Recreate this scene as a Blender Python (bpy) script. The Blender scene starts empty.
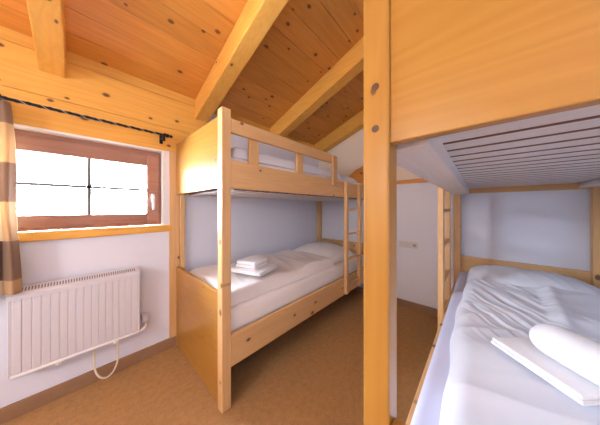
import bpy, bmesh, math, random
from mathutils import Vector, Matrix, noise
random.seed(5)
scene = bpy.context.scene
COL = scene.collection
D = 2.06      # window wall
L = 2.75      # head wall
XB = -2.3    # wall behind the camera
YR = -0.76    # wall beside the right bunk
SL = 0.355    # roof slope
ZC = 2.31     # ceiling height at the window wall
def ceil_z(y): return ZC + SL*(D-y)

# ------------------------------------------------------------------ materials
def new_mat(name):
    m = bpy.data.materials.new(name); m.use_nodes = True
    nt = m.node_tree; nt.nodes.clear()
    out = nt.nodes.new('ShaderNodeOutputMaterial'); b = nt.nodes.new('ShaderNodeBsdfPrincipled')
    nt.links.new(b.outputs[0], out.inputs[0])
    return m, nt, b
def N(nt, t, **kw):
    n = nt.nodes.new(t)
    for k, v in kw.items(): setattr(n, k, v)
    return n
def math_node(nt, op, a, b=None, clamp=False):
    n = N(nt, 'ShaderNodeMath', operation=op); n.use_clamp = clamp
    for i, v in enumerate((a, b)):
        if v is None: continue
        if isinstance(v, (int, float)): n.inputs[i].default_value = v
        else: nt.links.new(v, n.inputs[i])
    return n.outputs[0]
def mix(nt, fac, a, b, blend='MIX'):
    n = N(nt, 'ShaderNodeMix', data_type='RGBA', blend_type=blend)
    for sock, v in ((n.inputs[0], fac), (n.inputs[6], a), (n.inputs[7], b)):
        if isinstance(v, (int, float)): sock.default_value = v
        elif isinstance(v, tuple): sock.default_value = (*v, 1)
        else: nt.links.new(v, sock)
    return n.outputs[2]
def scaled(nt, vec, sc):
    n = N(nt, 'ShaderNodeVectorMath', operation='MULTIPLY'); nt.links.new(vec, n.inputs[0]); n.inputs[1].default_value = sc
    return n.outputs[0]

_wood = {}
WOODS = {  # light colour, dark (grain) colour, knot amount
    'pine':   ((0.76, 0.465, 0.22), (0.67, 0.38, 0.16), 0.6),
    'panel':  ((0.44, 0.212, 0.040), (0.37, 0.160, 0.026), 0.86),  # foot ends: weaker light on them is put into this deeper wood colour
    'honey':  ((0.74, 0.33, 0.07), (0.60, 0.24, 0.045), 0.45),
    'log':    ((0.85, 0.46, 0.095), (0.74, 0.35, 0.062), 0.55),
    'slat':   ((0.76, 0.70, 0.68), (0.66, 0.59, 0.56), 2.0),
    'mahog':  ((0.42, 0.21, 0.145), (0.33, 0.15, 0.10), 2.0),
}
def wood(kind, axis, flat=None):
    key = kind + axis + (flat or '')
    if key in _wood: return _wood[key]
    light, dark, kn = WOODS[kind]
    m, nt, b = new_mat('wood_' + key)
    tc = N(nt, 'ShaderNodeTexCoord'); geo = N(nt, 'ShaderNodeNewGeometry'); oi = N(nt, 'ShaderNodeObjectInfo')
    rnd = math_node(nt, 'ADD', geo.outputs['Random Per Island'], oi.outputs['Random'])
    cmb = N(nt, 'ShaderNodeCombineXYZ')
    for i, k in enumerate((13.0, 7.7, 5.3)):
        nt.links.new(math_node(nt, 'MULTIPLY', rnd, k), cmb.inputs[i])
    add = N(nt, 'ShaderNodeVectorMath', operation='ADD')
    nt.links.new(tc.outputs['Object'], add.inputs[0]); nt.links.new(cmb.outputs[0], add.inputs[1])
    v = add.outputs[0]
    def ax(along, across): return tuple(along if c == axis else across for c in 'XYZ')
    n1 = N(nt, 'ShaderNodeTexNoise'); n1.inputs['Scale'].default_value = 1; n1.inputs['Detail'].default_value = 2
    nt.links.new(scaled(nt, v, ax(0.7, 9)), n1.inputs['Vector'])
    rings = math_node(nt, 'FRACT', math_node(nt, 'MULTIPLY', n1.outputs['Fac'], 9.0))
    rings = math_node(nt, 'ABSOLUTE', math_node(nt, 'SUBTRACT', math_node(nt, 'MULTIPLY', rings, 2.0), 1.0))
    n2 = N(nt, 'ShaderNodeTexNoise'); n2.inputs['Scale'].default_value = 1; n2.inputs['Detail'].default_value = 3
    nt.links.new(scaled(nt, v, ax(3, 120)), n2.inputs['Vector'])
    fac = math_node(nt, 'ADD', math_node(nt, 'MULTIPLY', rings, 0.5), math_node(nt, 'MULTIPLY', n2.outputs['Fac'], 0.5))
    col = mix(nt, fac, light, dark)
    # board-to-board tone
    tone = math_node(nt, 'ADD', math_node(nt, 'MULTIPLY', geo.outputs['Random Per Island'], 0.22), 0.87)
    tn = N(nt, 'ShaderNodeCombineColor')
    for i in range(3): nt.links.new(tone, tn.inputs[i])
    col = mix(nt, 1.0, col, tn.outputs[0], 'MULTIPLY')
    if kn < 1:
        vo = N(nt, 'ShaderNodeTexVoronoi', feature='F1'); vo.inputs['Scale'].default_value = 1
        vo.inputs['Randomness'].default_value = 1
        kv = scaled(nt, v, ax(8.0, 12.0) if kind == 'panel' else ax(4.2, 6.5))
        if flat:
            sx = N(nt, 'ShaderNodeSeparateXYZ'); cx = N(nt, 'ShaderNodeCombineXYZ'); nt.links.new(kv, sx.inputs[0])
            for i, c in enumerate([k for k in range(3) if 'XYZ'[k] != flat]): nt.links.new(sx.outputs[c], cx.inputs[i])
            kv = cx.outputs[0]; vo.voronoi_dimensions = '2D'
        nt.links.new(kv, vo.inputs['Vector'])
        sep = N(nt, 'ShaderNodeSeparateColor'); nt.links.new(vo.outputs['Color'], sep.inputs[0])
        on = math_node(nt, 'GREATER_THAN', sep.outputs[0], kn)
        size = math_node(nt, 'ADD', math_node(nt, 'MULTIPLY', sep.outputs[1], 0.07), 0.05)
        kf = math_node(nt, 'MULTIPLY', math_node(nt, 'SUBTRACT', 1.0, math_node(nt, 'DIVIDE', vo.outputs['Distance'], size), True), 2.2, True)
        halo = math_node(nt, 'SUBTRACT', 1.0, math_node(nt, 'DIVIDE', vo.outputs['Distance'], math_node(nt, 'MULTIPLY', size, 2.6)), True)
        col = mix(nt, math_node(nt, 'MULTIPLY', math_node(nt, 'MULTIPLY', halo, on), 0.5), col, dark)
        col = mix(nt, math_node(nt, 'MULTIPLY', math_node(nt, 'MULTIPLY', kf, on), 0.92), col, (0.13, 0.05, 0.018))
    nt.links.new(col, b.inputs['Base Color'])
    b.inputs['Roughness'].default_value = {'panel': 0.30, 'log': 0.6}.get(kind, 0.42)
    b.inputs['Specular IOR Level'].default_value = 0.4
    _wood[key] = m
    return m

def plain(name, color, rough=0.6, metal=0.0, nscale=None, namt=0.0, bump=0.0, bscale=200, spec=0.5):
    m, nt, b = new_mat(name)
    b.inputs['Roughness'].default_value = rough; b.inputs['Metallic'].default_value = metal
    b.inputs['Specular IOR Level'].default_value = spec
    tc = N(nt, 'ShaderNodeTexCoord')
    n = N(nt, 'ShaderNodeTexNoise'); n.inputs['Scale'].default_value = nscale or 20; n.inputs['Detail'].default_value = 4
    nt.links.new(tc.outputs['Object'], n.inputs['Vector'])
    dk = tuple(c*(1-namt) for c in color); lt = tuple(min(1, c*(1+namt)) for c in color)
    nt.links.new(mix(nt, n.outputs['Fac'], dk, lt), b.inputs['Base Color'])
    if bump:
        n2 = N(nt, 'ShaderNodeTexNoise'); n2.inputs['Scale'].default_value = bscale; n2.inputs['Detail'].default_value = 3
        nt.links.new(tc.outputs['Object'], n2.inputs['Vector'])
        bp = N(nt, 'ShaderNodeBump'); bp.inputs['Strength'].default_value = bump; bp.inputs['Distance'].default_value = 0.003
        nt.links.new(n2.outputs['Fac'], bp.inputs['Height']); nt.links.new(bp.outputs[0], b.inputs['Normal'])
    return m
M = {}
M['plaster'] = plain('white_plaster', (0.80, 0.81, 0.91), 0.9, nscale=3, namt=0.015, bump=0.12, bscale=90, spec=0.2)
M['cream'] = plain('cream_plaster', (0.92, 0.80, 0.67), 0.9, nscale=3, namt=0.015, bump=0.12, bscale=90, spec=0.2)
M['reveal'] = plain('reveal_plaster', (0.82, 0.80, 0.80), 0.85, nscale=6, namt=0.03)
M['radiator'] = plain('radiator_enamel', (0.70, 0.68, 0.74), 0.4, nscale=3, namt=0.01)
M['slot'] = plain('radiator_slot', (0.22, 0.20, 0.23), 0.7)
M['sheet'] = plain('lavender_sheet', (0.68, 0.69, 0.86), 0.9, nscale=8, namt=0.02, bump=0.1, bscale=400, spec=0.1)
M['linen'] = plain('white_linen', (0.83, 0.85, 0.93), 0.9, nscale=8, namt=0.015, bump=0.1, bscale=500, spec=0.1)
M['warm_linen'] = plain('off_white_linen', (0.90, 0.85, 0.83), 0.9, nscale=8, namt=0.02, bump=0.1, bscale=500, spec=0.1)
M['socket'] = plain('socket_plastic', (0.70, 0.68, 0.69), 0.35)
M['gap_shade'] = plain('brown_gap_shade', (0.20, 0.115, 0.085), 0.9, nscale=40, namt=0.1)  # shade between the slats put into the mattress colour
M['slat_edge'] = plain('slat_edge', (0.24, 0.125, 0.085), 0.6, nscale=60, namt=0.15)
M['towel'] = plain('white_terry', (0.92, 0.91, 0.94), 0.95, nscale=60, namt=0.03, bump=0.5, bscale=500, spec=0.05)
M['iron'] = plain('black_iron', (0.03, 0.03, 0.04), 0.45, 0.8, nscale=60, namt=0.3)
M['wire'] = plain('pale_twist', (0.45, 0.40, 0.36), 0.4, 0.6)
M['white_plastic'] = plain('white_plastic', (0.83, 0.82, 0.84), 0.3)
M['grey_plastic'] = plain('grey_plastic', (0.33, 0.32, 0.34), 0.4)
M['cable'] = plain('cream_cable', (0.80, 0.70, 0.55), 0.4)
M['peg'] = plain('wooden_plug', (0.10, 0.04, 0.016), 0.6, nscale=90, namt=0.3)
M['skirt'] = plain('brown_baseboard', (0.31, 0.175, 0.095), 0.6, nscale=14, namt=0.12)
M['bar'] = plain('window_bar', (0.16, 0.15, 0.16), 0.5)

def carpet():
    m, nt, b = new_mat('brown_carpet')
    tc = N(nt, 'ShaderNodeTexCoord')
    n = N(nt, 'ShaderNodeTexNoise'); n.inputs['Scale'].default_value = 140; n.inputs['Detail'].default_value = 4; n.inputs['Roughness'].default_value = 0.7
    n3 = N(nt, 'ShaderNodeTexNoise'); n3.inputs['Scale'].default_value = 28; n3.inputs['Detail'].default_value = 5
    nt.links.new(tc.outputs['Object'], n.inputs['Vector']); nt.links.new(tc.outputs['Object'], n3.inputs['Vector'])
    f = math_node(nt, 'ADD', math_node(nt, 'MULTIPLY', n.outputs['Fac'], 1.3), math_node(nt, 'MULTIPLY', n3.outputs['Fac'], 0.6))
    f = math_node(nt, 'SUBTRACT', f, 0.45, True)
    nt.links.new(mix(nt, f, (0.28, 0.145, 0.055), (0.62, 0.365, 0.17)), b.inputs['Base Color'])
    bp = N(nt, 'ShaderNodeBump'); bp.inputs['Strength'].default_value = 0.5; bp.inputs['Distance'].default_value = 0.004
    nt.links.new(n.outputs['Fac'], bp.inputs['Height']); nt.links.new(bp.outputs[0], b.inputs['Normal'])
    b.inputs['Roughness'].default_value = 1.0; b.inputs['Specular IOR Level'].default_value = 0.05
    return m
M['carpet'] = carpet()
def plaid():
    m, nt, b = new_mat('plaid_fabric')
    tc = N(nt, 'ShaderNodeTexCoord'); sp = N(nt, 'ShaderNodeSeparateXYZ'); nt.links.new(tc.outputs['UV'], sp.inputs[0])
    def band(s, per, lo, hi, off):
        f = math_node(nt, 'FRACT', math_node(nt, 'ADD', math_node(nt, 'DIVIDE', s, per), off))
        return math_node(nt, 'MULTIPLY', math_node(nt, 'GREATER_THAN', f, lo), math_node(nt, 'LESS_THAN', f, hi))
    a = band(sp.outputs[0], 0.22, 0.0, 0.5, 0.6)
    c = band(sp.outputs[1], 0.44, 0.0, 0.5, -0.08/0.44)
    cr = (0.66, 0.45, 0.25); tan = (0.34, 0.22, 0.15); br = (0.17, 0.10, 0.075)
    col = mix(nt, a, cr, (0.80, 0.66, 0.48))
    col = mix(nt, c, col, mix(nt, a, tan, br))
    nt.links.new(col, b.inputs['Base Color']); b.inputs['Roughness'].default_value = 0.9
    tr = N(nt, 'ShaderNodeBsdfTranslucent'); nt.links.new(col, tr.inputs[0])
    ms = N(nt, 'ShaderNodeMixShader'); ms.inputs[0].default_value = 0.3
    out = [n for n in nt.nodes if n.type == 'OUTPUT_MATERIAL'][0]
    nt.links.new(b.outputs[0], ms.inputs[1]); nt.links.new(tr.outputs[0], ms.inputs[2]); nt.links.new(ms.outputs[0], out.inputs[0])
    return m
M['plaid'] = plaid()
def glass():
    m = bpy.data.materials.new('pane_glass'); m.use_nodes = True; nt = m.node_tree; nt.nodes.clear()
    out = nt.nodes.new('ShaderNodeOutputMaterial'); t = nt.nodes.new('ShaderNodeBsdfTransparent'); g = nt.nodes.new('ShaderNodeBsdfGlossy')
    g.inputs['Roughness'].default_value = 0.03
    ms = nt.nodes.new('ShaderNodeMixShader'); fr = nt.nodes.new('ShaderNodeFresnel'); fr.inputs[0].default_value = 1.25
    nt.links.new(fr.outputs[0], ms.inputs[0]); nt.links.new(t.outputs[0], ms.inputs[1]); nt.links.new(g.outputs[0], ms.inputs[2]); nt.links.new(ms.outputs[0], out.inputs[0])
    return m
M['glass'] = glass()
def fill_lamp_mat(strength, col=(1.0, 0.90, 0.80, 1)):
    m, nt, b = new_mat('fill_lamp_opal'); b.inputs['Base Color'].default_value = (0.9, 0.88, 0.84, 1)
    b.inputs['Emission Color'].default_value = col; b.inputs['Emission Strength'].default_value = strength
    return m

# ------------------------------------------------------------------ mesh builder (world coordinates)
class MB:
    def __init__(s): s.bm = bmesh.new()
    def _merge(s, b2):
        me = bpy.data.meshes.new('t'); b2.to_mesh(me); b2.free(); s.bm.from_mesh(me); bpy.data.meshes.remove(me)
    def box(s, x0, x1, y0, y1, z0, z1, bev=0.003, seg=2, mtx=None):
        b = bmesh.new(); bmesh.ops.create_cube(b, size=1)
        for v in b.verts: v.co = Vector(((x0+x1)/2 + v.co.x*(x1-x0), (y0+y1)/2 + v.co.y*(y1-y0), (z0+z1)/2 + v.co.z*(z1-z0)))
        if bev: bmesh.ops.bevel(b, geom=b.edges[:], offset=bev, segments=seg, affect='EDGES', profile=0.5)
        if mtx: bmesh.ops.transform(b, matrix=mtx, verts=b.verts[:])
        s._merge(b); return s
    def prism(s, pts, d, bev=0.003, seg=2):       # closed polygon (3-D points) extruded along vector d
        b = bmesh.new(); vs = [b.verts.new(Vector(p)) for p in pts]; f = b.faces.new(vs)
        r = bmesh.ops.extrude_face_region(b, geom=[f])
        bmesh.ops.translate(b, vec=Vector(d), verts=[g for g in r['geom'] if isinstance(g, bmesh.types.BMVert)])
        bmesh.ops.recalc_face_normals(b, faces=b.faces[:])
        if bev: bmesh.ops.bevel(b, geom=b.edges[:], offset=bev, segments=seg, affect='EDGES', profile=0.5)
        s._merge(b); return s
    def tube(s, pts, r, n=10, closed=False, rad=None):
        b = bmesh.new(); P = [Vector(p) for p in pts]; rings = []; up = None
        for i, p in enumerate(P):
            a = P[max(i-1, 0)]; c = P[min(i+1, len(P)-1)]; t = (c-a).normalized()
            if up is None:
                up = t.orthogonal().normalized()
            up = (up - t*up.dot(t)).normalized(); w = t.cross(up); rr = rad[i] if rad else r
            rings.append([b.verts.new(p + (up*math.cos(q)+w*math.sin(q))*rr) for q in (2*math.pi*k/n for k in range(n))])
        for A, B in zip(rings, rings[1:]):
            for k in range(n): b.faces.new((A[k], A[(k+1) % n], B[(k+1) % n], B[k]))
        b.faces.new(rings[0][::-1]); b.faces.new(rings[-1])
        bmesh.ops.recalc_face_normals(b, faces=b.faces[:]); s._merge(b); return s
    def ball(s, c, r, sc=(1, 1, 1), u=20, v=12):
        b = bmesh.new(); bmesh.ops.create_uvsphere(b, u_segments=u, v_segments=v, radius=r)
        for w in b.verts: w.co = Vector((w.co.x*sc[0], w.co.y*sc[1], w.co.z*sc[2])) + Vector(c)
        s._merge(b); return s
    def grid(s, P):                                # P[i][j] closed both caps by caller
        V = [[s.bm.verts.new(Vector(p)) for p in row] for row in P]
        for i in range(len(P)-1):
            for j in range(len(P[0])-1): s.bm.faces.new((V[i][j], V[i+1][j], V[i+1][j+1], V[i][j+1]))
        return V
    def build(s, name, mat, parent=None, smooth=False, subsurf=0):
        me = bpy.data.meshes.new(name); 
        if parent is not None:
            o0 = world_loc(parent); bmesh.ops.translate(s.bm, vec=-o0, verts=s.bm.verts[:])
        s.bm.to_mesh(me); s.bm.free()
        o = bpy.data.objects.new(name, me); COL.objects.link(o)
        for m in (mat if isinstance(mat, (list, tuple)) else [mat]): me.materials.append(m)
        if parent is not None: o.parent = parent
        if smooth:
            for p in me.polygons: p.use_smooth = True
        if subsurf:
            md = o.modifiers.new('s', 'SUBSURF'); md.levels = subsurf; md.render_levels = subsurf
        return o
def world_loc(o):
    v = Vector(o.location)
    while o.parent: o = o.parent; v += Vector(o.location)
    return v
def tag(o, label, cat, group=None):
    o['label'] = label; o['category'] = cat
    if group: o['group'] = group
    return o
def thing(name, loc, label, cat, group=None):
    o = bpy.data.objects.new(name, None); o.empty_display_size = 0.1; o.location = loc; COL.objects.link(o)
    return tag(o, label, cat, group)
def struct(o): o['kind'] = 'structure'; return o

# ------------------------------------------------------------------ room shell
T = 0.2
struct(MB().box(XB-T, L+T, YR-T, D+0.3, -0.15, 0, 0).build('floor', M['carpet']))
# window wall: plaster below, heavy timber boards above the window
WX0, WX1, WZ0, WZ1 = -0.42, 0.497, 1.10, 1.756
m = MB()
m.box(XB-T, L+T, D, D+0.3, 0, WZ0-0.03, 0)
m.box(XB-T, WX0, D, D+0.3, WZ0-0.03, WZ1, 0); m.box(WX1, L+T, D, D+0.3, WZ0-0.03, WZ1, 0)
wl = struct(m.build('wall_window', M['plaster']))
m = MB()
for z0, z1 in ((WZ1, 1.964), (1.9665, 2.2345), (2.237, 2.60)):
    m.box(XB-T, L+T if z0 > 2.2 else 0.85, D, D+0.3, z0, z1, 0.003)
struct(m.build('wall_timber', wood('log', 'X', 'Y')))
struct(MB().box(0.85, L+T, D+0.001, D+0.3, WZ1, 2.235, 0).build('wall_upper', M['plaster']))
m = MB()      # reveal lining in the window opening
m.box(WX1-0.02, WX1+0.0, D-0.002, D+0.07, WZ0, WZ1, 0.001); m.box(WX0, WX0+0.02, D-0.002, D+0.07, WZ0, WZ1, 0.001)
m.box(WX0+0.02, WX1-0.02, D-0.002, D+0.07, WZ1-0.014, WZ1, 0.001)
struct(m.build('trim_1', M['reveal']))
struct(MB().box(-0.9, 0.535, D-0.025, D+0.068, WZ0-0.057, WZ0, 0.006).build('trim_2', wood('log', 'X')))      # window sill
struct(MB().box(0.523, 0.605, D-0.012, D, 0, WZ1, 0.003).build('trim_3', wood('pine', 'Z')))                 # upright beside window
# gable end wall with wooden ledge
m = MB()
m.prism([(L, YR-T, 0), (L, D+0.3, 0), (L, D+0.3, 1.556), (L, YR-T, 1.556)], (T, 0, 0), 0)
struct(m.build('wall_head', M['plaster']))
m = MB()
m.prism([(L+0.004, YR-T, 1.556), (L+0.004, D+0.3, 1.556), (L+0.004, D+0.3, ceil_z(D+0.3)+.05), (L+0.004, YR-T, ceil_z(YR-T)+.05)], (T, 0, 0), 0)
struct(m.build('wall_gable', M['cream']))
struct(MB().box(L-0.045, L, 0.26, 1.135, 1.556, 1.60, 0.003).build('trim_4', wood('honey', 'Y')))
m = MB(); m.prism([(XB, YR-T, 0), (XB, D+0.3, 0), (XB, D+0.3, ceil_z(D+0.3)+.05), (XB, YR-T, ceil_z(YR-T)+.05)], (-T, 0, 0), 0)
struct(m.build('wall_back', M['cream']))
struct(MB().box(XB-T, L+T, YR-T, YR, 0, ceil_z(YR)+0.1, 0).build('wall_right', M['plaster']))
struct(MB().box(XB, L, D-0.016, D, 0.0, 0.088, 0.003).build('baseboard_window', M['skirt']))
struct(MB().box(L-0.016, L, YR, D, 0.0, 0.088, 0.003).build('baseboard_head', M['skirt']))
# ceiling boards running along the eaves
m = MB(); w = 0.162; y = D+0.32; ang = math.atan(SL); cs, sn = math.cos(ang), math.sin(ang); k = 0
nrm = Vector((0, sn, cs)); dn = Vector((0, -cs, sn))
p0 = Vector((XB-T, D+0.32, ceil_z(D+0.32)))
run = (D+0.32-(YR-T))/cs
while k*w < run:
    a = p0 + dn*(k*w+0.0009); b = p0 + dn*((k+1)*w-0.0009)
    m.prism([a, b, b+nrm*0.025, a+nrm*0.025], (L+2*T-XB, 0, 0), 0.0022, 1); k += 1
a = p0+nrm*0.02; b = p0+dn*(k*w)+nrm*0.02
m.prism([a, b, b+nrm*0.08, a+nrm*0.08], (L+2*T-XB, 0, 0), 0)
struct(m.build('ceiling', wood('honey', 'X', 'Z')))
# rafters
BEAMS = [(-0.128, 0.115, 'narrow-faced pine ceiling beam ending above the window, nearest the curtain'),
         (0.803, 0.125, 'broad pine ceiling beam meeting the wall just above the end board of the upper left bunk'),
         (1.735, 0.125, 'pine ceiling beam crossing over the middle of the left bunk'),
         (2.675, 0.125, 'pine ceiling beam lying against the cream gable wall')]
for xc, bw, lab in BEAMS:
    m = MB(); y0 = YR+0.002
    dz = 0.19
    m.prism([(xc-bw/2, D+0.02, ceil_z(D+0.02)), (xc-bw/2, y0, ceil_z(y0)), (xc-bw/2, y0, ceil_z(y0)-dz), (xc-bw/2, D+0.02, ceil_z(D+0.02)-dz)], (bw, 0, 0), 0.007, 2)
    mt = wood('log', 'Y', 'Z' if xc < 0 else None)
    tag(m.build('ceiling_beam', mt), lab, 'beam', 'rafters under the sloping ceiling')

# ------------------------------------------------------------------ window
wy = D+0.07
win = struct(bpy.data.objects.new('window_1', None)); win.location = (0.03, wy, WZ0); COL.objects.link(win)
def ring(x0, x1, z0, z1, wl_, wr, wb, wt, ya, yb, bev=0.005):
    m = MB()
    m.box(x0, x0+wl_, ya, yb, z0, z1, bev); m.box(x1-wr, x1, ya, yb, z0, z1, bev)
    m.box(x0+wl_, x1-wr, ya, yb, z0, z0+wb, bev); m.box(x0+wl_, x1-wr, ya, yb, z1-wt, z1, bev)
    return m
ring(WX0, WX1, WZ0, WZ1, 0.045, 0.045, 0.03, 0.055, wy, wy+0.07).build('window_frame', wood('mahog', 'X'), win)
sash = ring(WX0+0.035, WX1-0.035, WZ0+0.025, WZ1-0.05, 0.09, 0.09, 0.078, 0.095, wy-0.018, wy+0.05, 0.007).build('sash', wood('mahog', 'X'), win)
gx0, gx1, gz0, gz1 = WX0+0.125, WX1-0.125, WZ0+0.103, WZ1-0.145
MB().box(gx0-0.01, gx1+0.01, wy+0.015, wy+0.021, gz0-0.01, gz1+0.01, 0).build('pane', M['glass'], win)
m = MB(); xm = 0.035; zm = 1.405
m.box(xm-0.011, xm+0.011, wy+0.004, wy+0.014, gz0, gz1, 0.001); m.box(gx0, gx1, wy+0.004, wy+0.014, zm-0.010, zm+0.010, 0.001)
m.build('glazing_bar', M['bar'], win)
m = MB(); hx = WX1-0.085
m.box(hx-0.013, hx+0.013, wy-0.028, wy-0.018, 1.30, 1.375, 0.005); m.tube([(hx, wy-0.026, 1.352), (hx, wy-0.055, 1.352)], 0.009, 12)
m.box(hx-0.010, hx+0.010, wy-0.068, wy-0.052, 1.235, 1.365, 0.006, 3)
hd = m.build('handle', M['white_plastic'], win); hd['label'] = 'white lever handle on the brown sash'

# ------------------------------------------------------------------ curtain rod and curtain
ry, rz = 1.965, 1.864
rod = thing('curtain_rod', (0.0, ry, rz), 'twisted black iron curtain rod above the window with a finial near the bunk', 'curtain rod')
MB().tube([(-0.95, ry, rz), (0.475, ry, rz)], 0.0085, 12).build('rod_bar', M['iron'], rod, True)
for ph in (0, math.pi):
    m = MB(); pts = []
    for i in range(420):
        x = -0.94 + i*(0.43+0.94)/419; q = x*80+ph; pts.append((x, ry+0.0085*math.cos(q), rz+0.0085*math.sin(q)))
    m.tube(pts, 0.0026, 6).build('twist', M['wire'] if ph else M['iron'], rod, True)
m = MB(); m.ball((0.488, ry, rz), 0.016); m.ball((0.514, ry, rz), 0.012); m.tube([(0.465, ry, rz), (0.525, ry, rz)], 0.007, 10); m.ball((0.468, ry, rz), 0.014, (0.6, 1.3, 1.3))
m.build('finial', M['iron'], rod, True)
m = MB(); m.box(0.45, 0.475, D-0.008, D-0.0005, rz-0.055, rz+0.03, 0.003); m.box(0.455, 0.47, ry-0.012, D-0.005, rz-0.022, rz-0.009, 0.003)
m.box(0.455, 0.47, ry-0.014, ry+0.014, rz-0.02, rz-0.004, 0.003); m.box(0.455, 0.47, ry-0.010, ry+0.004, rz-0.052, rz-0.012, 0.003)
m.build('bracket', M['iron'], rod)
# curtain
cur = thing('curtain', (-0.55, ry, 0.76), 'brown and cream plaid curtain gathered at the left of the window', 'curtain')
nx, nz = 150, 46; P = []
for i in range(nx+1):
    row = []; u = i/nx
    for j in range(nz+1):
        t = j/nz; z = 0.765 + t*(rz-0.018-0.765)
        spread = 1.0 + 0.055*(1-t)
        x = -0.27 - (1-u)*0.50 + 0.033*(1-t)**0.8*u + 0.004*math.sin(9*t+u*20)
        amp = 0.026*(0.55+0.45*(1-t))
        yy = ry - 0.004 + amp*math.sin(u*2*math.pi*7+0.6+0.5*math.sin(3*t)) - 0.012*(1-t)
        row.append((x, yy, z))
    P.append(row)
m = MB(); V = m.grid(P)
uvl = m.bm.loops.layers.uv.new('UVMap'); idx = {}
for i in range(nx+1):
    for j in range(nz+1): idx[V[i][j]] = ((nx-i)/nx*0.80, (P[i][j][2]-0.765))
for f in m.bm.faces:
    for lp in f.loops: lp[uvl].uv = idx[lp.vert]
cl = m.build('cloth', M['plaid'], cur, True)
sd = cl.modifiers.new('t', 'SOLIDIFY'); sd.thickness = 0.002
for k in range(6):
    x = -0.755+k*0.09
    MB().tube([(x, ry+0.017*math.cos(q), rz+0.017*math.sin(q)) for q in [2*math.pi*i/16 for i in range(17)]], 0.0025, 6).build('curtain_ring', M['iron'], cur, True)

# ------------------------------------------------------------------ radiator
rx0, rx1, rzz0, rzz1 = -0.285, 0.303, 0.272, 0.757
ryf, ryb = 1.965, 2.035
rad = thing('radiator', (0.01, D-0.05, rzz0), 'white ribbed panel radiator on the wall below the window', 'radiator')
# ribbed front: profile swept along z
m = MB(); prof = []; nfl = 16; fw = (rx1-rx0-0.03)/nfl
for k in range(nfl):
    xa = rx0+0.015+k*fw
    for t in (0.0, 0.04, 0.10, 0.3, 0.5, 0.7, 0.9, 0.96, 1.0):
        groove = 0.0 if 0.05 < t < 0.95 else 0.0035
        prof.append((xa+t*fw, ryf+groove))
prof = [(rx0, ryf+0.006), (rx0+0.004, ryf+0.001)] + prof + [(rx1-0.004, ryf+0.001), (rx1, ryf+0.006)]
zs = [(rzz0+0.004, 0.014), (rzz0+0.02, 0.003), (rzz0+0.035, 0.0), (rzz1-0.055, 0.0), (rzz1-0.035, 0.002), (rzz1-0.02, 0.004)]
m.grid([[(x, y+dy, z) for z, dy in zs] for x, y in prof]); 
pf = m.build('front_panel', M['radiator'], rad); pf.modifiers.new('t', 'SOLIDIFY').thickness = 0.003
for xa in (rx0, rx1-0.006): MB().box(xa, xa+0.006, ryf+0.004, ryb, rzz0+0.02, rzz1-0.01, 0.002).build('side_panel', M['radiator'], rad)
MB().box(rx0+0.008, rx1-0.008, ryb-0.018, ryb, rzz0+0.02, rzz1-0.03, 0.004).build('rear_panel', M['radiator'], rad)
m = MB(); m.prism([(rx0-0.002, ryf+0.004, rzz1-0.014), (rx0-0.002, ryf+0.004, rzz1-0.002), (rx0-0.002, ryb, rzz1+0.026), (rx0-0.002, ryb, rzz1+0.010)], (rx1-rx0+0.004, 0, 0), 0.002)
m.box(rx0-0.002, rx1+0.002, ryf-0.003, ryf+0.012, rzz1-0.035, rzz1-0.008, 0.004)
gr = m.build('top_grille', M['radiator'], rad)
m = MB(); ns = 46
for k in range(ns):
    xa = rx0+0.02+k*(rx1-rx0-0.04)/ns
    zz = lambda yy: rzz1-0.002+(yy-ryf-0.004)*0.424+0.0008
    m.prism([(xa, ryf+0.020, zz(ryf+0.020)-.004), (xa, ryf+0.020, zz(ryf+0.020)), (xa, ryf+0.052, zz(ryf+0.052)), (xa, ryf+0.052, zz(ryf+0.052)-.004)], (0.006, 0, 0), 0)
m.build('grille_slots', M['slot'], gr)
m = MB(); m.tube([(rx0+0.01, ryf+0.012, rzz0+0.012), (rx1+0.005, ryf+0.012, rzz0+0.012), (rx1+0.025, ryf+0.016, rzz0+0.014), (rx1+0.04, ryf+0.03, rzz0+0.022), (rx1+0.045, ryf+0.05, rzz0+0.03), (rx1+0.045, D-0.0, rzz0+0.035)], 0.013, 14)
m.build('connection_pipe', M['white_plastic'], rad, True)
m = MB(); m.box(rx1+0.02, rx1+0.062, ryf+0.035, D, rzz0+0.055, rzz0+0.115, 0.006, 3); m.box(rx1+0.027, rx1+0.055, ryf+0.03, ryf+0.04, rzz0+0.065, rzz0+0.105, 0.004)
m.build('thermostat', M['radiator'], rad)
for xv in (-0.10, 0.165):
    m = MB(); m.box(xv-0.014, xv+0.014, ryf-0.004, ryf+0.02, rzz0-0.012, rzz0+0.008, 0.004); m.ball((xv, ryf-0.004, rzz0-0.004), 0.008)
    m.build('valve', M['white_plastic'], rad)
for zb in (rzz0+0.06, rzz1-0.12): MB().box(-0.20, 0.24, ryb-0.004, D, zb, zb+0.03, 0.002).build('wall_bracket', M['radiator'], rad)
pts = []
for i in range(33):
    t = i/32; q = math.pi*(1+t)
    pts.append((0.118+0.062*math.cos(q), 2.0-0.035*math.sin(math.pi*t), 0.16+0.115*math.sin(q)))
pts = [(0.056, 2.015, rzz0+0.02), (0.056, 2.008, 0.22)] + pts + [(0.18, 2.008, 0.22), (0.18, 2.015, rzz0+0.02)]
cb = MB().tube(pts, 0.0055, 10).build('power_cable', M['cable'], rad, True); cb['label'] = 'cream cable hanging in a loop below the radiator'

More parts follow.
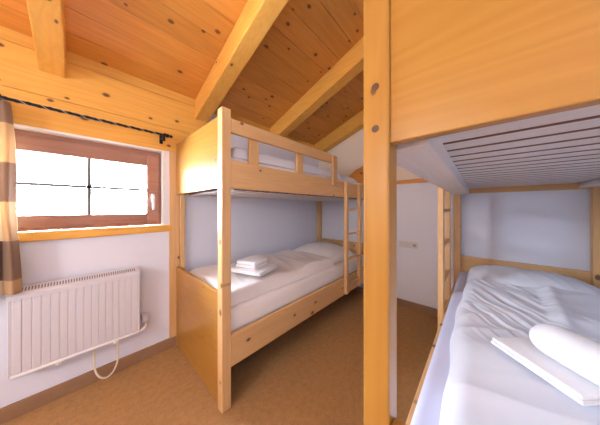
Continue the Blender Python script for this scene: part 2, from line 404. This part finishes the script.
# ------------------------------------------------------------------ wall sockets
so = thing('wall_socket', (L, 0.67, 0.79), 'white wall plate with socket and switches on the far wall between the bunks', 'socket')
MB().box(L-0.008, L, 0.56, 0.775, 0.75, 0.832, 0.003).build('cover_plate', M['socket'], so)
for k in range(3):
    yc = 0.594+k*0.073
    if k == 0:
        m = MB(); m.tube([(L-0.0155, yc, 0.791), (L-0.006, yc, 0.791)], 0.03, 24); o = m.build('socket_insert', M['socket'], so)
        m = MB(); m.tube([(L-0.0165, yc, 0.791), (L-0.012, yc, 0.791)], 0.019, 24)
        for d in (-0.009, 0.009): m.tube([(L-0.017, yc+d, 0.791), (L-0.014, yc+d, 0.791)], 0.003, 8)
        m.build('socket_well', M['grey_plastic'], o)
    else:
        o = MB().box(L-0.013, L-0.006, yc-0.03, yc+0.03, 0.761, 0.821, 0.003).build('switch_rocker', M['socket'], so)

# ------------------------------------------------------------------ bunk beds
PW = 0.06
def bunk(X0, Y0, Y1, front, ztop, lowpanel, zrail, label):
    """X0 foot end, L head end; Y0<Y1; front=-1: aisle side at Y0, +1: aisle side at Y1"""
    X1 = L-0.018
    b = thing('bunk_bed', ((X0+X1)/2, (Y0+Y1)/2, 0), label, 'bunk bed', 'pine bunk beds')
    yf = Y0 if front < 0 else Y1          # aisle face
    yb = Y1 if front < 0 else Y0          # wall face
    def yr(o0, o1):                       # offsets from the aisle face going inwards -> sorted y range
        a, c = yf - front*o0, yf - front*o1; return (min(a, c), max(a, c))
    W = abs(Y1-Y0)
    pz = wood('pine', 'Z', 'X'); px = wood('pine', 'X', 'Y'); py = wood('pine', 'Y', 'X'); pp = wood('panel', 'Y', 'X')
    # posts
    for xx in (X0, X1-PW):
        for o0 in (0, W-PW):
            zt = ztop
            ya, yc = yr(o0, o0+PW)
            if xx > X0: zt = 1.62 if o0 else 1.60
            xo = 0.034 if (xx == X0 and o0) else 0.0        # wall-side foot post stands behind the panels
            if xo: ya, yc = yr(W-0.024, W-0.001)
            po = MB().box(xx+xo, xx+xo+(0.04 if xo else PW), ya, yc, 0, zt, 0.005, 3).build('post', wood('panel', 'Z', 'X') if (front > 0 and xx == X0) else pz, b)  # foreground foot posts take the tone deepened against strong light
            if xx == X0 and o0 == 0:
                for zz in (1.433, 1.53):
                    yc2 = (ya+yc)/2
                    MB().tube([(xx-0.001, yc2, zz), (xx+0.006, yc2, zz)], 0.0085, 16).build('wood_plug', M['peg'], po)
    ya, yc = yr(PW, W-PW)
    # foot end boards (glued panels)
    fa, fc = yr(PW, W-0.001)
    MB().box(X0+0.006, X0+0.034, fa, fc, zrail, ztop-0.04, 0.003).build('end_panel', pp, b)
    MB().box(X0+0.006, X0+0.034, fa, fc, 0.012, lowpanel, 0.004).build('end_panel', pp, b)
    # head boards
    MB().box(X1-0.034, X1-0.004, ya, yc, 0.45, 0.745, 0.003).build('headboard', py, b)
    MB().box(X1-0.064, X1-0.030, ya, yc, 1.40, 1.60, 0.003).build('headboard', py, b)
    # side rails: aisle + wall, lower + upper
    for o0, o1 in ((0.002, 0.036), (W-0.036, W-0.002)):
        y0, y1 = yr(o0, o1)
        MB().box(X0+PW, X1-PW, y0, y1, 0.25, 0.446, 0.004).build('side_rail', px, b)
        zb_ = zrail+0.011 if (front > 0 and o0 < 0.1) else zrail
        MB().box(X0+PW, X1-PW, y0, y1, zb_, zrail+0.175, 0.004).build('side_rail', px, b)
    # guard rail on the aisle side
    y0, y1 = yr(0.002, 0.030)
    MB().box(X0+PW, X0+1.28, y0, y1, 1.725, 1.815, 0.004).build('guard_rail', px, b)
    y0, y1 = yr(0.030, 0.055)
    for xx in (X0+0.215, X0+0.70):
        MB().box(xx, xx+0.078, y0, y1, zrail+0.06, 1.80, 0.004).build('guard_upright', pz, b)
    y0, y1 = yr(-0.022, 0.002)
    MB().box(X0+1.195, X0+1.275, y0, y1, zrail+0.11, 1.80, 0.006, 3).build('guard_upright', pz, b)
    # slatted base under the upper mattress
    z0 = zrail+0.018
    if front > 0:
        MB().prism([(X0+PW, yf-front*o_, zz_) for o_, zz_ in ((0.004, zrail-0.004), (0.125, zrail-0.004), (0.125, z0+0.035), (0.040, z0+0.035), (0.040, zrail+0.010), (0.004, zrail+0.010))], (X1-2*PW-X0, 0, 0), 0.002).build('slat_bearer', wood('slat', 'X'), b)
    y0, y1 = yr(0.036, 0.125)
    if front < 0: MB().box(X0+PW, X1-PW, y0, y1, z0, z0+0.035, 0.003).build('slat_bearer', wood('slat', 'X'), b)
    y0, y1 = yr(W-0.125, W-0.036)
    MB().box(X0+PW, X1-PW, y0, y1, z0, z0+0.035, 0.003).build('slat_bearer', wood('slat', 'X'), b)
    y0, y1 = yr(0.075, W-0.075) if front > 0 else yr(0.038, W-0.038)
    n = 20; st = (X1-X0-0.19)/n
    sl = wood('slat', 'Y')
    for k in range(n):
        xa = X0+0.10+k*st
        zs = zrail-0.009 if front < 0 else z0+0.035
        so_ = MB().box(xa, xa+st-0.022, y0, y1, zs, zs+0.014, 0.002).build('slat', [sl, M['slat_edge']], b)
        for p in so_.data.polygons:
            if abs(p.normal.x) > 0.5 or abs(p.normal.y) > 0.5: p.material_index = 1      # darker cut edges of the laminated slats
    # lower slatted base (simple boards, mattress lies on it)
    y0, y1 = yr(0.04, W-0.04)
    MB().box(X0+0.05, X1-0.05, y0, y1, 0.40, 0.42, 0.003).build('bed_base', wood('slat', 'X'), b)
    # ladder hooked on the aisle side by the head end
    lad = bpy.data.objects.new('ladder', None); lad.parent = b; COL.objects.link(lad)
    lad.location = Vector((2.18, yf+front*0.02, 0)) - Vector(b.location)
    y0, y1 = yr(-0.038, -0.0)
    la, lb = (2.01, 2.34) if front < 0 else (1.88, 2.33)
    lw = 0.05 if front < 0 else 0.065
    for xx in (la, lb):
        MB().box(xx, xx+lw, y0, y1, 0.27, zrail+0.175, 0.005, 3).build('ladder_rail', pz, lad)
    for zz in (0.37, 0.655, 0.945, 1.23):
        MB().box(la+lw, lb, y0+0.004, y1-0.004, zz-0.0125, zz+0.0125, 0.004).build('rung', px, lad)
    return b
lb_ = bunk(0.568, 1.153, D-0.0175, -1, 1.868, 0.715, 1.375, 'pine bunk bed along the window wall, right of the radiator, with guard rail')
rb_ = bunk(0.456, -0.71, 0.209, +1, 1.885, 0.765, 1.395, 'orange-toned pine bunk bed in the foreground, its slats seen from below')
# raised corner of the head end on the left upper bunk
MB().prism([(2.66, 1.153+PW, 1.60), (2.66, 1.153+PW, 1.84), (2.66, 1.33, 1.80), (2.66, 1.52, 1.66), (2.66, 1.52, 1.60)], (0.028, 0, 0), 0.003).build('headboard_corner', wood('honey', 'Y'), lb_)

# ------------------------------------------------------------------ bedding
def slab(x0, x1, y0, y1, z0, z1, name, mat, label, cat, bev=0.03, group=None):
    o = MB().box(x0, x1, y0, y1, z0, z1, bev, 4).build(name, mat, None, True)
    return tag(o, label, cat, group)
def soft(name, mat, x0, x1, y0, y1, z0, hfun, edge, nx=120, ny=80, rot=0.0, pivot=None, parent=None, outline=None, low=0.004):
    """closed cushion: flat underside, rounded rim, top height from hfun(u,v,x,y)"""
    m = MB(); top = []; bot = []
    for i in range(nx+1):
        rt = []; rb = []
        for j in range(ny+1):
            u, v = i/nx, j/ny
            x, y = x0+u*(x1-x0), y0+v*(y1-y0)
            du = min(u, 1-u)*(x1-x0); dv = min(v, 1-v)*(y1-y0)
            d = min(1, du/edge); e = min(1, dv/edge)
            r = math.sqrt(max(0, 1-(1-d)**2))*math.sqrt(max(0, 1-(1-e)**2))
            h = hfun(u, v, x, y)
            if outline: x, y = outline(u, v, x, y)
            rt.append((x, y, z0 + low + h*r)); rb.append((x, y, z0))
        top.append(rt); bot.append(rb)
    VT = m.grid(top); VB = m.grid(bot)
    for f in list(m.bm.faces)[nx*ny:]: f.normal_flip()
    ringT = [VT[i][0] for i in range(nx+1)] + [VT[nx][j] for j in range(1, ny+1)] + [VT[i][ny] for i in range(nx-1, -1, -1)] + [VT[0][j] for j in range(ny-1, 0, -1)]
    ringB = [VB[i][0] for i in range(nx+1)] + [VB[nx][j] for j in range(1, ny+1)] + [VB[i][ny] for i in range(nx-1, -1, -1)] + [VB[0][j] for j in range(ny-1, 0, -1)]
    n = len(ringT)
    for k in range(n): m.bm.faces.new((ringT[k], ringB[k], ringB[(k+1) % n], ringT[(k+1) % n]))
    bmesh.ops.recalc_face_normals(m.bm, faces=m.bm.faces[:])
    if rot:
        bmesh.ops.rotate(m.bm, cent=Vector(pivot), matrix=Matrix.Rotation(rot, 3, 'Z'), verts=m.bm.verts[:])
    return m.build(name, mat, parent, True)
def fbm(x, y, s, seed=0.0): return noise.noise(Vector((x*s, y*s, seed)))
def ridge(x, y, ax, ay, sl, sw, seed):
    """folds running along direction (ax,ay)"""
    l = math.hypot(ax, ay); ax, ay = ax/l, ay/l
    a = x*ax+y*ay; c = -x*ay+y*ax
    return 1-abs(noise.noise(Vector((a*sl, c*sw, seed))))*2

ZM = 0.595; ZM2 = 1.60
GM = 'mattresses on the bunks'
slab(0.615, 2.675, 1.196, D-0.042, 0.42, ZM, 'mattress', M['warm_linen'], 'off-white mattress on the lower left bunk under the duvet with a folded towel', 'mattress', 0.035, GM)
slab(0.50, 2.675, -0.665, 0.163, 0.42, ZM, 'mattress', M['sheet'], 'lavender-white sheeted mattress on the lower right bunk with the large wrinkled duvet', 'mattress', 0.03, GM)
z0 = 1.375+0.018+0.049
slab(0.64, 2.65, 1.215, D-0.042, z0, z0+0.15, 'mattress', M['warm_linen'], 'white mattress on the upper left bunk behind the guard rail', 'mattress', 0.03, GM)
z0 = 1.395+0.018+0.049
slab(0.52, 2.65, -0.665, 0.145, z0, z0+0.14, 'mattress', M['gap_shade'], 'mattress on the slats of the upper right bunk in the foreground, browned to shade the slat gaps', 'mattress', 0.03, GM)

# left lower bed
def h_ld(u, v, x, y):
    return 0.080 + 0.020*fbm(x, y, 4, 1.3) + 0.014*ridge(x, y, 0.3, 1, 2.0, 9, 3.1)*0.5 + 0.02*math.exp(-((v-0.55)/0.25)**2)
soft('duvet', M['warm_linen'], 0.63, 1.93, 1.225, 2.0, ZM, h_ld, 0.055)
tag(bpy.data.objects['duvet'], 'off-white duvet on the lower left bunk with a small folded towel on it', 'duvet')
def h_pl(u, v, x, y):
    a = max(0, 1-(2*u-1)**2); b = max(0, 1-(2*v-1)**2)
    return 0.17*(a*b)**0.42 + 0.008*fbm(x, y, 9, 7.7)
soft('pillow', M['warm_linen'], 1.955, 2.56, 1.27, 1.99, ZM, h_pl, 0.03, 60, 80)
tag(bpy.data.objects['pillow'], 'off-white pillow at the head of the lower left bunk, beside the ladder', 'pillow', 'pillows')
# left upper bed
def h_ud(u, v, x, y): return 0.085 + 0.014*fbm(x, y, 5, 2.2)
zu = 1.375+0.018+0.049+0.15
o = soft('duvet', M['linen'], 0.68, 2.1, 1.225, 2.0, zu, h_ud, 0.05, 80, 50); tag(o, 'white duvet on the upper left bunk, seen between the guard rail boards', 'duvet')
o = soft('pillow', M['linen'], 2.18, 2.62, 1.26, 1.98, zu, lambda u, v, x, y: 0.13*(max(0, 1-(2*u-1)**2)*max(0, 1-(2*v-1)**2))**0.42, 0.03, 50, 60)
tag(o, 'white pillow at the head of the upper left bunk against the gable wall', 'pillow', 'pillows')

# right lower bed
def h_rp(u, v, x, y):
    a = max(0, 1-(2*u-1)**2); b = max(0, 1-(2*v-1)**2)
    return 0.155*(a*b)**0.33 + 0.005*fbm(x, y, 8, 3.3) + 0.006*(ridge(x, y, 1, 0.4, 2, 12, 5)-0.4)
o = soft('pillow', M['linen'], 2.14, 2.63, -0.645, 0.09, ZM, h_rp, 0.03, 80, 100)
tag(o, 'large white pillow against the headboard of the lower right bunk', 'pillow', 'pillows')
def h_rd(u, v, x, y):
    base = 0.075
    fade = min(1, max(0, (x-1.05)/0.5))
    w = 0.0
    zone = fade*min(1, max(0.0, (0.10-y)/0.10))*min(1, max(0.12, (y+0.36)/0.14))
    w += 0.011*(ridge(x, y, 0.8, 0.5, 1.7, 19, 2.0)-0.45)*zone
    w += 0.007*(ridge(x, y, 0.8, 0.6, 2.5, 33, 8.0)-0.45)*zone
    w += 0.010*(ridge(x, y, 0.5, -1.0, 1.8, 7, 4.0)-0.5)
    w += 0.018*fbm(x, y, 3, 0.4)
    # the cover is bunched up along a long crest towards the right-hand side
    yc = -0.245-0.05*(x-1.5)
    lx = min(1, max(0, (x-1.40)/0.2))*min(1, max(0, (2.12-x)/0.1))
    st_ = min(1, max(0, (yc-y)/0.07)); st_ = st_*st_*(3-2*st_)
    w += lx*(0.038*st_ + 0.016*math.exp(-((y-yc+0.05)/0.03)**2))
    w += 0.03*min(1, max(0, (x-1.75)/0.35))
    return base + w
def out_rd(u, v, x, y):
    yy = y
    k = max(0, (v-0.55)/0.45)
    yy += k*(0.009*math.sin(x*5.2+0.5)+0.004*math.sin(x*17))
    return x, yy
o = soft('duvet', M['linen'], 0.56, 2.135, -0.655, 0.10, ZM, h_rd, 0.07, 260, 140, outline=out_rd)
tag(o, 'large wrinkled white duvet on the lower right bunk in the foreground', 'duvet')

# towels on the left bed
GT = 'white towels on the beds'
zt = ZM+0.122
tw = thing('folded_towel', (1.0, 1.45, zt), 'small stack of folded white towels on the lower left bunk duvet', 'towel')
def fold(x0, x1, y0, y1, z0, z1, nl):
    m = MB(); t = (z1-z0)/nl
    for k in range(nl):
        j = 0.003*(k % 2)
        m.box(x0+j, x1-j, y0+j, y1-j, z0+k*t, z0+(k+1)*t, t*0.42, 3)
    return m
R = Matrix.Translation((1.0, 1.45, 0)) @ Matrix.Rotation(math.radians(18), 4, 'Z') @ Matrix.Translation((-1.0, -1.45, 0))
def rot_mb(m, R): bmesh.ops.transform(m.bm, matrix=R, verts=m.bm.verts[:]); return m
rot_mb(fold(0.87, 1.15, 1.29, 1.60, zt, zt+0.026, 2), R).build('bath_towel', M['towel'], tw, True)
rot_mb(fold(0.92, 1.12, 1.38, 1.58, zt+0.0265, zt+0.085, 2), R).build('hand_towel', M['towel'], tw, True)

# towels on the right bed: flat folded one, rolled one on top
zt = ZM+0.104
ang = math.radians(43.5)
d = Vector((-math.cos(ang), -math.sin(ang), 0)); nn = Vector((math.sin(ang), -math.cos(ang), 0))
c0 = Vector((1.12, -0.03, 0))
Mx = Matrix(((d.x, nn.x, 0, c0.x), (d.y, nn.y, 0, c0.y), (0, 0, 1, 0), (0, 0, 0, 1)))
m = MB()
for k in range(2):
    m.box(0.003*k, 0.262-0.003*k, 0.003*k, 0.36, zt+k*0.014, zt+(k+1)*0.014, 0.0069, 5)
ft = rot_mb(m, Mx).build('folded_towel', M['towel'], None, True)
tag(ft, 'flat folded white towel lying on the foreground duvet under the rolled towel', 'towel')
# rolled towel: plump roll with rounded ends and an overlapping outer edge
zr = zt+0.028; rr = 0.061
m = MB(); nl, nc = 44, 48; LEN = 0.37; top = []
for k in range(nl+1):
    s_ = k/nl; e = min(s_, 1-s_)*LEN; q = min(1, e/0.075)
    sc = 0.06+0.94*math.sqrt(max(0, 1-(1-q)**2)); row = []
    for i in range(nc):
        w_ = 2*math.pi*i/nc; lip = 1.0-0.05*((i/nc+0.12) % 1.0)
        r = rr*sc*lip*(1+0.02*fbm(s_*3, math.cos(w_), 2.0, 6.1))
        py_, pz_ = r*math.cos(w_)*1.12, r*math.sin(w_)
        if pz_ < 0: pz_ *= 0.9
        row.append((0.062+s_*LEN, 0.112+py_, zr+rr*0.9+pz_))
    top.append(row)
VV = [[m.bm.verts.new(Vector(p)) for p in row] for row in top]
for A, B in zip(VV, VV[1:]):
    for k in range(nc): m.bm.faces.new((A[k], A[(k+1) % nc], B[(k+1) % nc], B[k]))
m.bm.faces.new(VV[0][::-1]); m.bm.faces.new(VV[-1])
bmesh.ops.recalc_face_normals(m.bm, faces=m.bm.faces[:])
rt = rot_mb(m, Mx).build('rolled_towel', M['towel'], None, True)
tag(rt, 'thick rolled white towel lying on top of the flat folded towel', 'towel')

# ------------------------------------------------------------------ unseen lamps added as fill, and daylight
LX, LY = 0.38, 0.95
lp = thing('fill_ceiling_lamp', (LX, LY, ceil_z(LY)), 'unseen fill lamp added as a round opal pendant under the sloping ceiling', 'lamp')  # out-of-frame pendant, added to brighten the aisle and ceiling
MB().tube([(LX, LY, ceil_z(LY)+0.02), (LX, LY, ceil_z(LY)-0.05)], 0.05, 20).build('canopy', M['white_plastic'], lp)
MB().tube([(LX, LY, ceil_z(LY)-0.05), (LX, LY, 2.5)], 0.006, 8).build('cord', M['white_plastic'], lp)
MB().ball((LX, LY, 2.42), 0.12, u=28, v=18).build('globe', fill_lamp_mat(4.5), lp, True)

SKY = 72.0
wlp = thing('fill_wall_lamp', (XB, 0.5, 1.7), 'unseen opal fill lamp added on the wall opposite the gable end', 'lamp')  # added globe behind the camera, fills the whole room with light
MB().tube([(XB, 0.5, 1.7), (XB+0.06, 0.5, 1.7)], 0.07, 24).build('wall_plate', M['white_plastic'], wlp)
MB().ball((XB+0.22, 0.5, 1.7), 0.19, u=28, v=18).build('globe', fill_lamp_mat(38.0, (0.86, 0.92, 1.0, 1)), wlp, True)

wd = bpy.data.worlds.new('World'); scene.world = wd; wd.use_nodes = True
nt = wd.node_tree; nt.nodes.clear()
out = nt.nodes.new('ShaderNodeOutputWorld'); bg = nt.nodes.new('ShaderNodeBackground')
bg.inputs[0].default_value = (0.66, 0.81, 1.0, 1)
bg.inputs[1].default_value = SKY
nt.links.new(bg.outputs[0], out.inputs[0])
pl = bpy.data.lights.new('window_portal', 'AREA'); pl.shape = 'RECTANGLE'; pl.size = WX1-WX0; pl.size_y = WZ1-WZ0
po = bpy.data.objects.new('window_portal', pl); COL.objects.link(po); po.location = ((WX0+WX1)/2, D+0.25, (WZ0+WZ1)/2); po.rotation_euler = (-math.pi/2, 0, 0)
pl.cycles.is_portal = True
# ------------------------------------------------------------------ camera
cam = bpy.data.cameras.new('camera'); co = bpy.data.objects.new('camera', cam); COL.objects.link(co)
cam.sensor_width = 36; cam.lens = 198/600*36; cam.shift_y = -4.5/600; cam.clip_start = 0.02
yaw = math.atan2(180, 198)
co.location = (0, 0, 1.25); co.rotation_euler = (math.pi/2, 0, yaw-math.pi/2)
scene.camera = co
vs = scene.view_settings
vs.view_transform = 'Standard'; vs.look = 'None'; vs.exposure = 0.75; vs.gamma = 1; vs.use_curve_mapping = False
